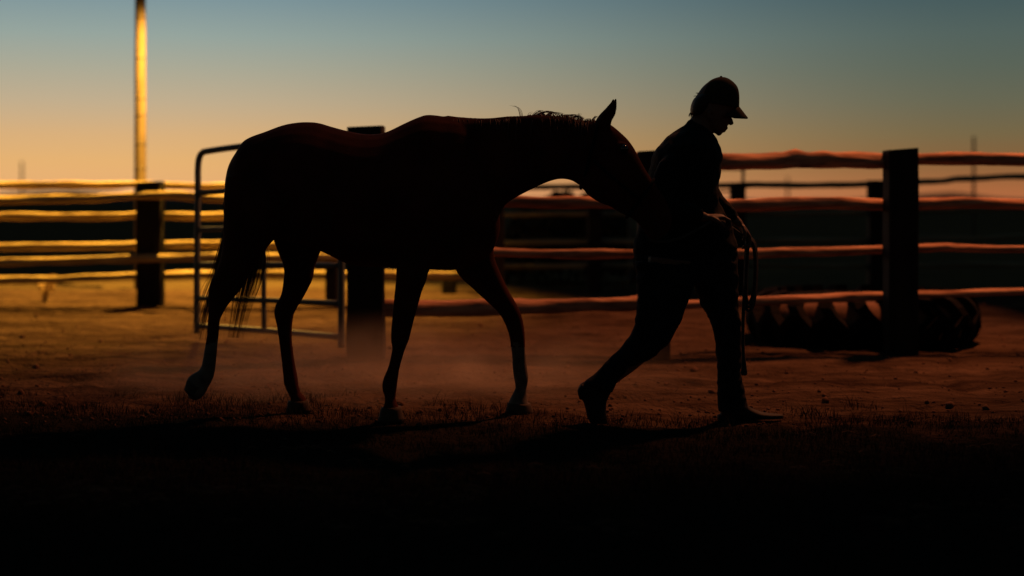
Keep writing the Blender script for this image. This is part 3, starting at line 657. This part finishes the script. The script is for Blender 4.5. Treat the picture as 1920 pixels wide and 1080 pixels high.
# cap
bm = bmesh.new()
pair_loft(bm, [(1302, 191, 1386, 204, .083, DM), (1309, 180, 1386.5, 190, .085, DM), (1315, 170, 1386, 176, .082, DM), (1321, 161, 1383, 164, .075, DM), (1330, 152, 1376, 155, .060, DM), (1339, 147, 1367, 148, .040, DM), (1347, 144.5, 1360, 145, .016, DM)], 24)
cp = obj('cap', bm, M['cap'], pr)
bm = bmesh.new(); bmesh.ops.create_uvsphere(bm, u_segments=12, v_segments=8, radius=.008, matrix=Matrix.Translation(P(1352, 145, DM))); obj('button', bm, M['cap'], cp).parent = cp
bm = bmesh.new(); rows = []
for iu in range(9):
    u = iu / 8; row = []
    for iv in range(17):
        v = -1 + iv / 8; lat = .080 * math.sin(v * math.pi / 2)
        bx, by = 1385 - 25 * v * v, 200 + 16 * v * v
        tx, ty_ = 1402 - 24 * v * v, 222 - 1 * v * v
        row.append(P(bx + (tx - bx) * u, by + (ty_ - by) * u, DM + lat * (1 - .12 * u)))
    rows.append(row)
top = [[bm.verts.new(p + Vector((.002, 0, .003))) for p in r_] for r_ in rows]; bot = [[bm.verts.new(p - Vector((.002, 0, .003))) for p in r_] for r_ in rows]
for a_, fl_ in ((top, 0), (bot, 1)):
    for i in range(8):
        for j in range(16):
            q = (a_[i][j], a_[i][j + 1], a_[i + 1][j + 1], a_[i + 1][j]); bm.faces.new(q if not fl_ else q[::-1])
for i in range(8):
    bm.faces.new((top[i][0], top[i + 1][0], bot[i + 1][0], bot[i][0])); bm.faces.new((top[i][16], bot[i][16], bot[i + 1][16], top[i + 1][16]))
for j in range(16): bm.faces.new((top[8][j], top[8][j + 1], bot[8][j + 1], bot[8][j])); bm.faces.new((top[0][j], bot[0][j], bot[0][j + 1], top[0][j + 1]))
obj('brim', bm, M['cap'], cp)
# hair below the cap
bm = bmesh.new()
pair_loft(bm, [(1312, 176, 1340, 184, .074, DM), (1302, 184, 1338, 193, .078, DM), (1297, 193, 1334, 201, .078, DM), (1294.5, 203, 1328, 209, .072, DM), (1295, 212, 1318, 216, .058, DM), (1298, 216, 1308, 219, .03, DM)], 18)
random.seed(3)
for i in range(150):
    s = random.uniform(-1, 1); y0 = random.uniform(184, 208)
    x0 = 1301 - (y0 - 184) * .25 + abs(s) * 18
    strand(bm, [P(x0 + 2, y0, DM + s * .07), P(x0 - 2, y0 + 8, DM + s * .072), P(x0 - 3 + random.uniform(-3, 3), min(y0 + random.uniform(12, 24), 221), DM + s * .066)], .0022)
for pts in ([(1311, 176), (1308, 174.5), (1304.5, 175)], [(1308, 182), (1304, 180), (1301, 181)], [(1297, 210), (1293, 214), (1291.5, 219)], [(1299, 213), (1302, 217), (1303, 215)]):
    for k_ in range(3): strand(bm, [P(a + random.uniform(-.8, .8), b + random.uniform(-.5, .5), DM + k_ * .004) for a, b in pts], .003)
obj('hair', bm, M['hair'], pr)

# ------------------------------------------------------------------ lead rope (held)
rp = empty('lead_rope', P(1405, 450, FA - .03), 'dark lead rope hanging in long loops from the forward hand of the person', 'rope')
D_ = FA - .03
bm = bmesh.new()
random.seed(2)
for k_ in range(3):
    o = k_ * 2.2; dd = D_ - .012 + .012 * k_
    pts = [P(1400 + o, 446, dd), P(1406 + o, 450, dd), P(1413 + o * .7, 462, dd), P(1416 + o * .5, 490, dd), P(1415 + o * .5, 530, dd), P(1411 + o * .5, 556 + k_ * 6, dd), P(1405, 568 + k_ * 7, dd), P(1399 - o * .5, 558 + k_ * 6, dd), P(1399 - o * .4, 520, dd), P(1401 - o * .5, 480, dd), P(1402 - o * .4, 455, dd), P(1400 + o, 446, dd)]
    tube(bm, smooth_pts(pts, 6), .0095, 8)
obj('coil', bm, M['rope'], rp)
bm = bmesh.new(); q = smooth_pts([P(1402, 455, D_), P(1398, 520, D_), P(1394, 580, D_ - .02), P(1393, 640, D_ - .03), P(1395, 690, D_ - .03), P(1394, 704, D_ - .03)], 6)
tube(bm, q, [.009] * (len(q) - 9) + [.011, .013, .015, .017, .018, .018, .017, .014, .006], 8); obj('tail_end', bm, M['rope'], rp)
bm = bmesh.new(); tube(bm, smooth_pts([P(1212, 430, HD), P(1225, 452, HD), P(1270, 448, NA - .06), P(1318, 425, NA - .05), P(1340, 412, NA + .01), P(1362, 420, NA + .12), P(1385, 436, FA - .08), P(1402, 448, D_)], 7), .0075, 8); obj('lead', bm, M['rope'], rp)

# ------------------------------------------------------------------ grass, straw, clods, weeds
def edge_y(x):
    return 7.62 - .12 * (x + 2.6) * 1.0 if x < 1 else 7.19
def blades(bm, n, region, hfun, wd, rnd):
    for i in range(n):
        r = region(rnd)
        if r is None: continue
        x, y, h = r; z_ = gz(x, y) - .004; a = rnd.uniform(0, math.tau); w = wd * rnd.uniform(.6, 1.3)
        dx, dy = math.cos(a) * w, math.sin(a) * w; lx, ly = rnd.gauss(0, .45) * h, rnd.gauss(0, .45) * h
        v = [bm.verts.new((x - dx, y - dy, z_)), bm.verts.new((x + dx, y + dy, z_)), bm.verts.new((x + dx * .6 + lx * .4, y + dy * .6 + ly * .4, z_ + h * .6)), bm.verts.new((x - dx * .6 + lx * .4, y - dy * .6 + ly * .4, z_ + h * .6)), bm.verts.new((x + lx, y + ly, z_ + h))]
        bm.faces.new(v[:4]); bm.faces.new((v[3], v[2], v[4]))
def turf(rnd):
    y = rnd.uniform(3.6, 8.9); x = rnd.uniform(-1, 1) * (y * .40 + .2)
    d = noise.fractal(Vector((x * 1.1, y * 1.6, 9)), 1, 2, 4)
    e = edge_y(x) + .22 * noise.noise(Vector((x * 1.7, 0, 2))) + .08 * noise.noise(Vector((x * 7, 0, 4)))
    if y > e + .04:
        if y > e + .5 or d < .05 + .5 * (y - e): return None
    h = rnd.uniform(.018, .05) * (1 + .9 * max(0, d)) 
    if abs(y - e) < .22: h *= 1.25
    if d < -.28 and y < e - .3: h *= .5
    if 1.05 < x < 1.45 and y > 6.9: h *= .35
    return x, y, h * (.5 + 1.1 * abs(noise.noise(Vector((x * 9, y * 9, 1))) * 1.6))
bm = bmesh.new(); blades(bm, 95000, turf, None, .0016, random.Random(5))
tag(obj('grass', bm, M['grass'], smooth=False), 'short trampled grass in the unlit foreground, its shade put into a dark colour', 'grass', kind='stuff')
def dry(rnd):
    y = rnd.uniform(4.6, 9.5); x = rnd.uniform(-1, 1) * (y * .40 + .2)
    d = noise.fractal(Vector((x * .9 + 4, y * 2.2, 2)), 1, 2, 3)
    if d < .22: return None
    return x, y, rnd.uniform(.01, .03)
bm = bmesh.new(); rnd = random.Random(8)
for i in range(2600):
    r = dry(rnd)
    if not r: continue
    x, y, h = r; a = rnd.uniform(-.6, .6) + (math.pi if rnd.random() < .5 else 0); l_ = rnd.uniform(.02, .08); z_ = gz(x, y) + .012 + (.02 if y < 7 else 0)
    tube(bm, [(x, y, z_), (x + math.cos(a) * l_ * .5, y + math.sin(a) * l_ * .5, z_ + .008), (x + math.cos(a) * l_, y + math.sin(a) * l_, z_)], .0012, 3)
tag(obj('straw', bm, M['straw'], smooth=False), 'loose dry straw scattered over the ground', 'straw', kind='stuff')
bm = bmesh.new(); rnd = random.Random(11)
for i in range(1500):
    y = 7 + 9 * rnd.random() ** 1.4; x = rnd.uniform(-1, 1) * (y * .42); s = rnd.uniform(.004, .013) * (1 + (rnd.random() < .06) * 1.2)
    g_ = bmesh.ops.create_icosphere(bm, subdivisions=1, radius=s, matrix=Matrix.Translation((x, y, gz(x, y) + s * .25)))
    for v in g_['verts']: v.co += Vector((rnd.uniform(-1, 1), rnd.uniform(-1, 1), rnd.uniform(-1, .4))) * s * .3
tag(obj('clods', bm, M['clod']), 'small clods of dry dirt strewn over the corral floor', 'dirt', kind='stuff')
def weed(px, py, D, h, n, label):
    c = P(px, py, D); x, y = c.x, D
    o = empty('dry_weed', (x, y, 0), label, 'weed'); bm = bmesh.new(); rnd = random.Random(px)
    for i in range(n):
        a = rnd.uniform(0, math.tau); s = rnd.uniform(.1, .5) * h; hh = h * rnd.uniform(.5, 1)
        pts = [(x + rnd.uniform(-.04, .04), y, gz(x, y) - .02), (x + math.cos(a) * s * .4, y + math.sin(a) * s * .4, hh * .6), (x + math.cos(a) * s, y + math.sin(a) * s, hh)]
        tube(bm, smooth_pts(pts, 3), .005, 3)
        for k_ in range(5):
            f = rnd.uniform(.4, 1); p = Vector((x + math.cos(a) * s * f, y + math.sin(a) * s * f, hh * f)); b = rnd.uniform(0, math.tau)
            q = p + Vector((math.cos(b), math.sin(b), .5)) * .05; e_ = Vector((0, 0, .012))
            bm.faces.new([bm.verts.new(p - e_), bm.verts.new(q), bm.verts.new(p + e_)])
    obj('stems', bm, M['weed'], o, smooth=False)
weed(85, 590, 15.6, .30, 26, 'pale dry weed at the foot of the bright left fence')

# ------------------------------------------------------------------ dust kicked up by the hooves
bm = bmesh.new(); bmesh.ops.create_icosphere(bm, subdivisions=4, radius=1)
for v in bm.verts: v.co = Vector((-.7 + v.co.x * 2.3, 8.3 + v.co.y * 1.1, .04 + v.co.z * .44))
dm = bpy.data.materials.new('dust_air'); dm.use_nodes = True; t = dm.node_tree; t.nodes.remove(t.nodes['Principled BSDF'])
pv = t.nodes.new('ShaderNodeVolumePrincipled'); pv.inputs['Color'].default_value = (.85, .70, .48, 1); pv.inputs['Anisotropy'].default_value = .3
g = t.nodes.new('ShaderNodeNewGeometry')
def T(kind, **kw):
    x = t.nodes.new(kind)
    for a, b in kw.items(): setattr(x, a, b)
    return x
mp = T('ShaderNodeMapping'); t.links.new(g.outputs['Position'], mp.inputs[0]); mp.vector_type = 'POINT'
mp.inputs['Location'].default_value = (.7 / 2.3, -8.3 / 1.1, -.04 / .44); mp.inputs['Scale'].default_value = (1 / 2.3, 1 / 1.1, 1 / .44)
ln_ = T('ShaderNodeVectorMath', operation='LENGTH'); t.links.new(mp.outputs[0], ln_.inputs[0])
mr = T('ShaderNodeMapRange', interpolation_type='SMOOTHSTEP'); t.links.new(ln_.outputs['Value'], mr.inputs[0]); mr.inputs[1].default_value = .1; mr.inputs[2].default_value = 1; mr.inputs[3].default_value = 1; mr.inputs[4].default_value = 0
ns = T('ShaderNodeTexNoise'); ns.inputs['Scale'].default_value = 2.6; ns.inputs['Detail'].default_value = 3; t.links.new(g.outputs['Position'], ns.inputs[0])
mr2 = T('ShaderNodeMapRange'); t.links.new(ns.outputs[0], mr2.inputs[0]); mr2.inputs[1].default_value = .35; mr2.inputs[2].default_value = .7
ml = T('ShaderNodeMath', operation='MULTIPLY'); t.links.new(mr.outputs[0], ml.inputs[0]); t.links.new(mr2.outputs[0], ml.inputs[1])
ml2 = T('ShaderNodeMath', operation='MULTIPLY'); t.links.new(ml.outputs[0], ml2.inputs[0]); ml2.inputs[1].default_value = .9
t.links.new(ml2.outputs[0], pv.inputs['Density']); t.links.new(pv.outputs[0], t.nodes['Material Output'].inputs['Volume'])
tag(obj('dust', bm, dm), 'thin cloud of dust hanging around the legs of the horse', 'dust', kind='stuff')
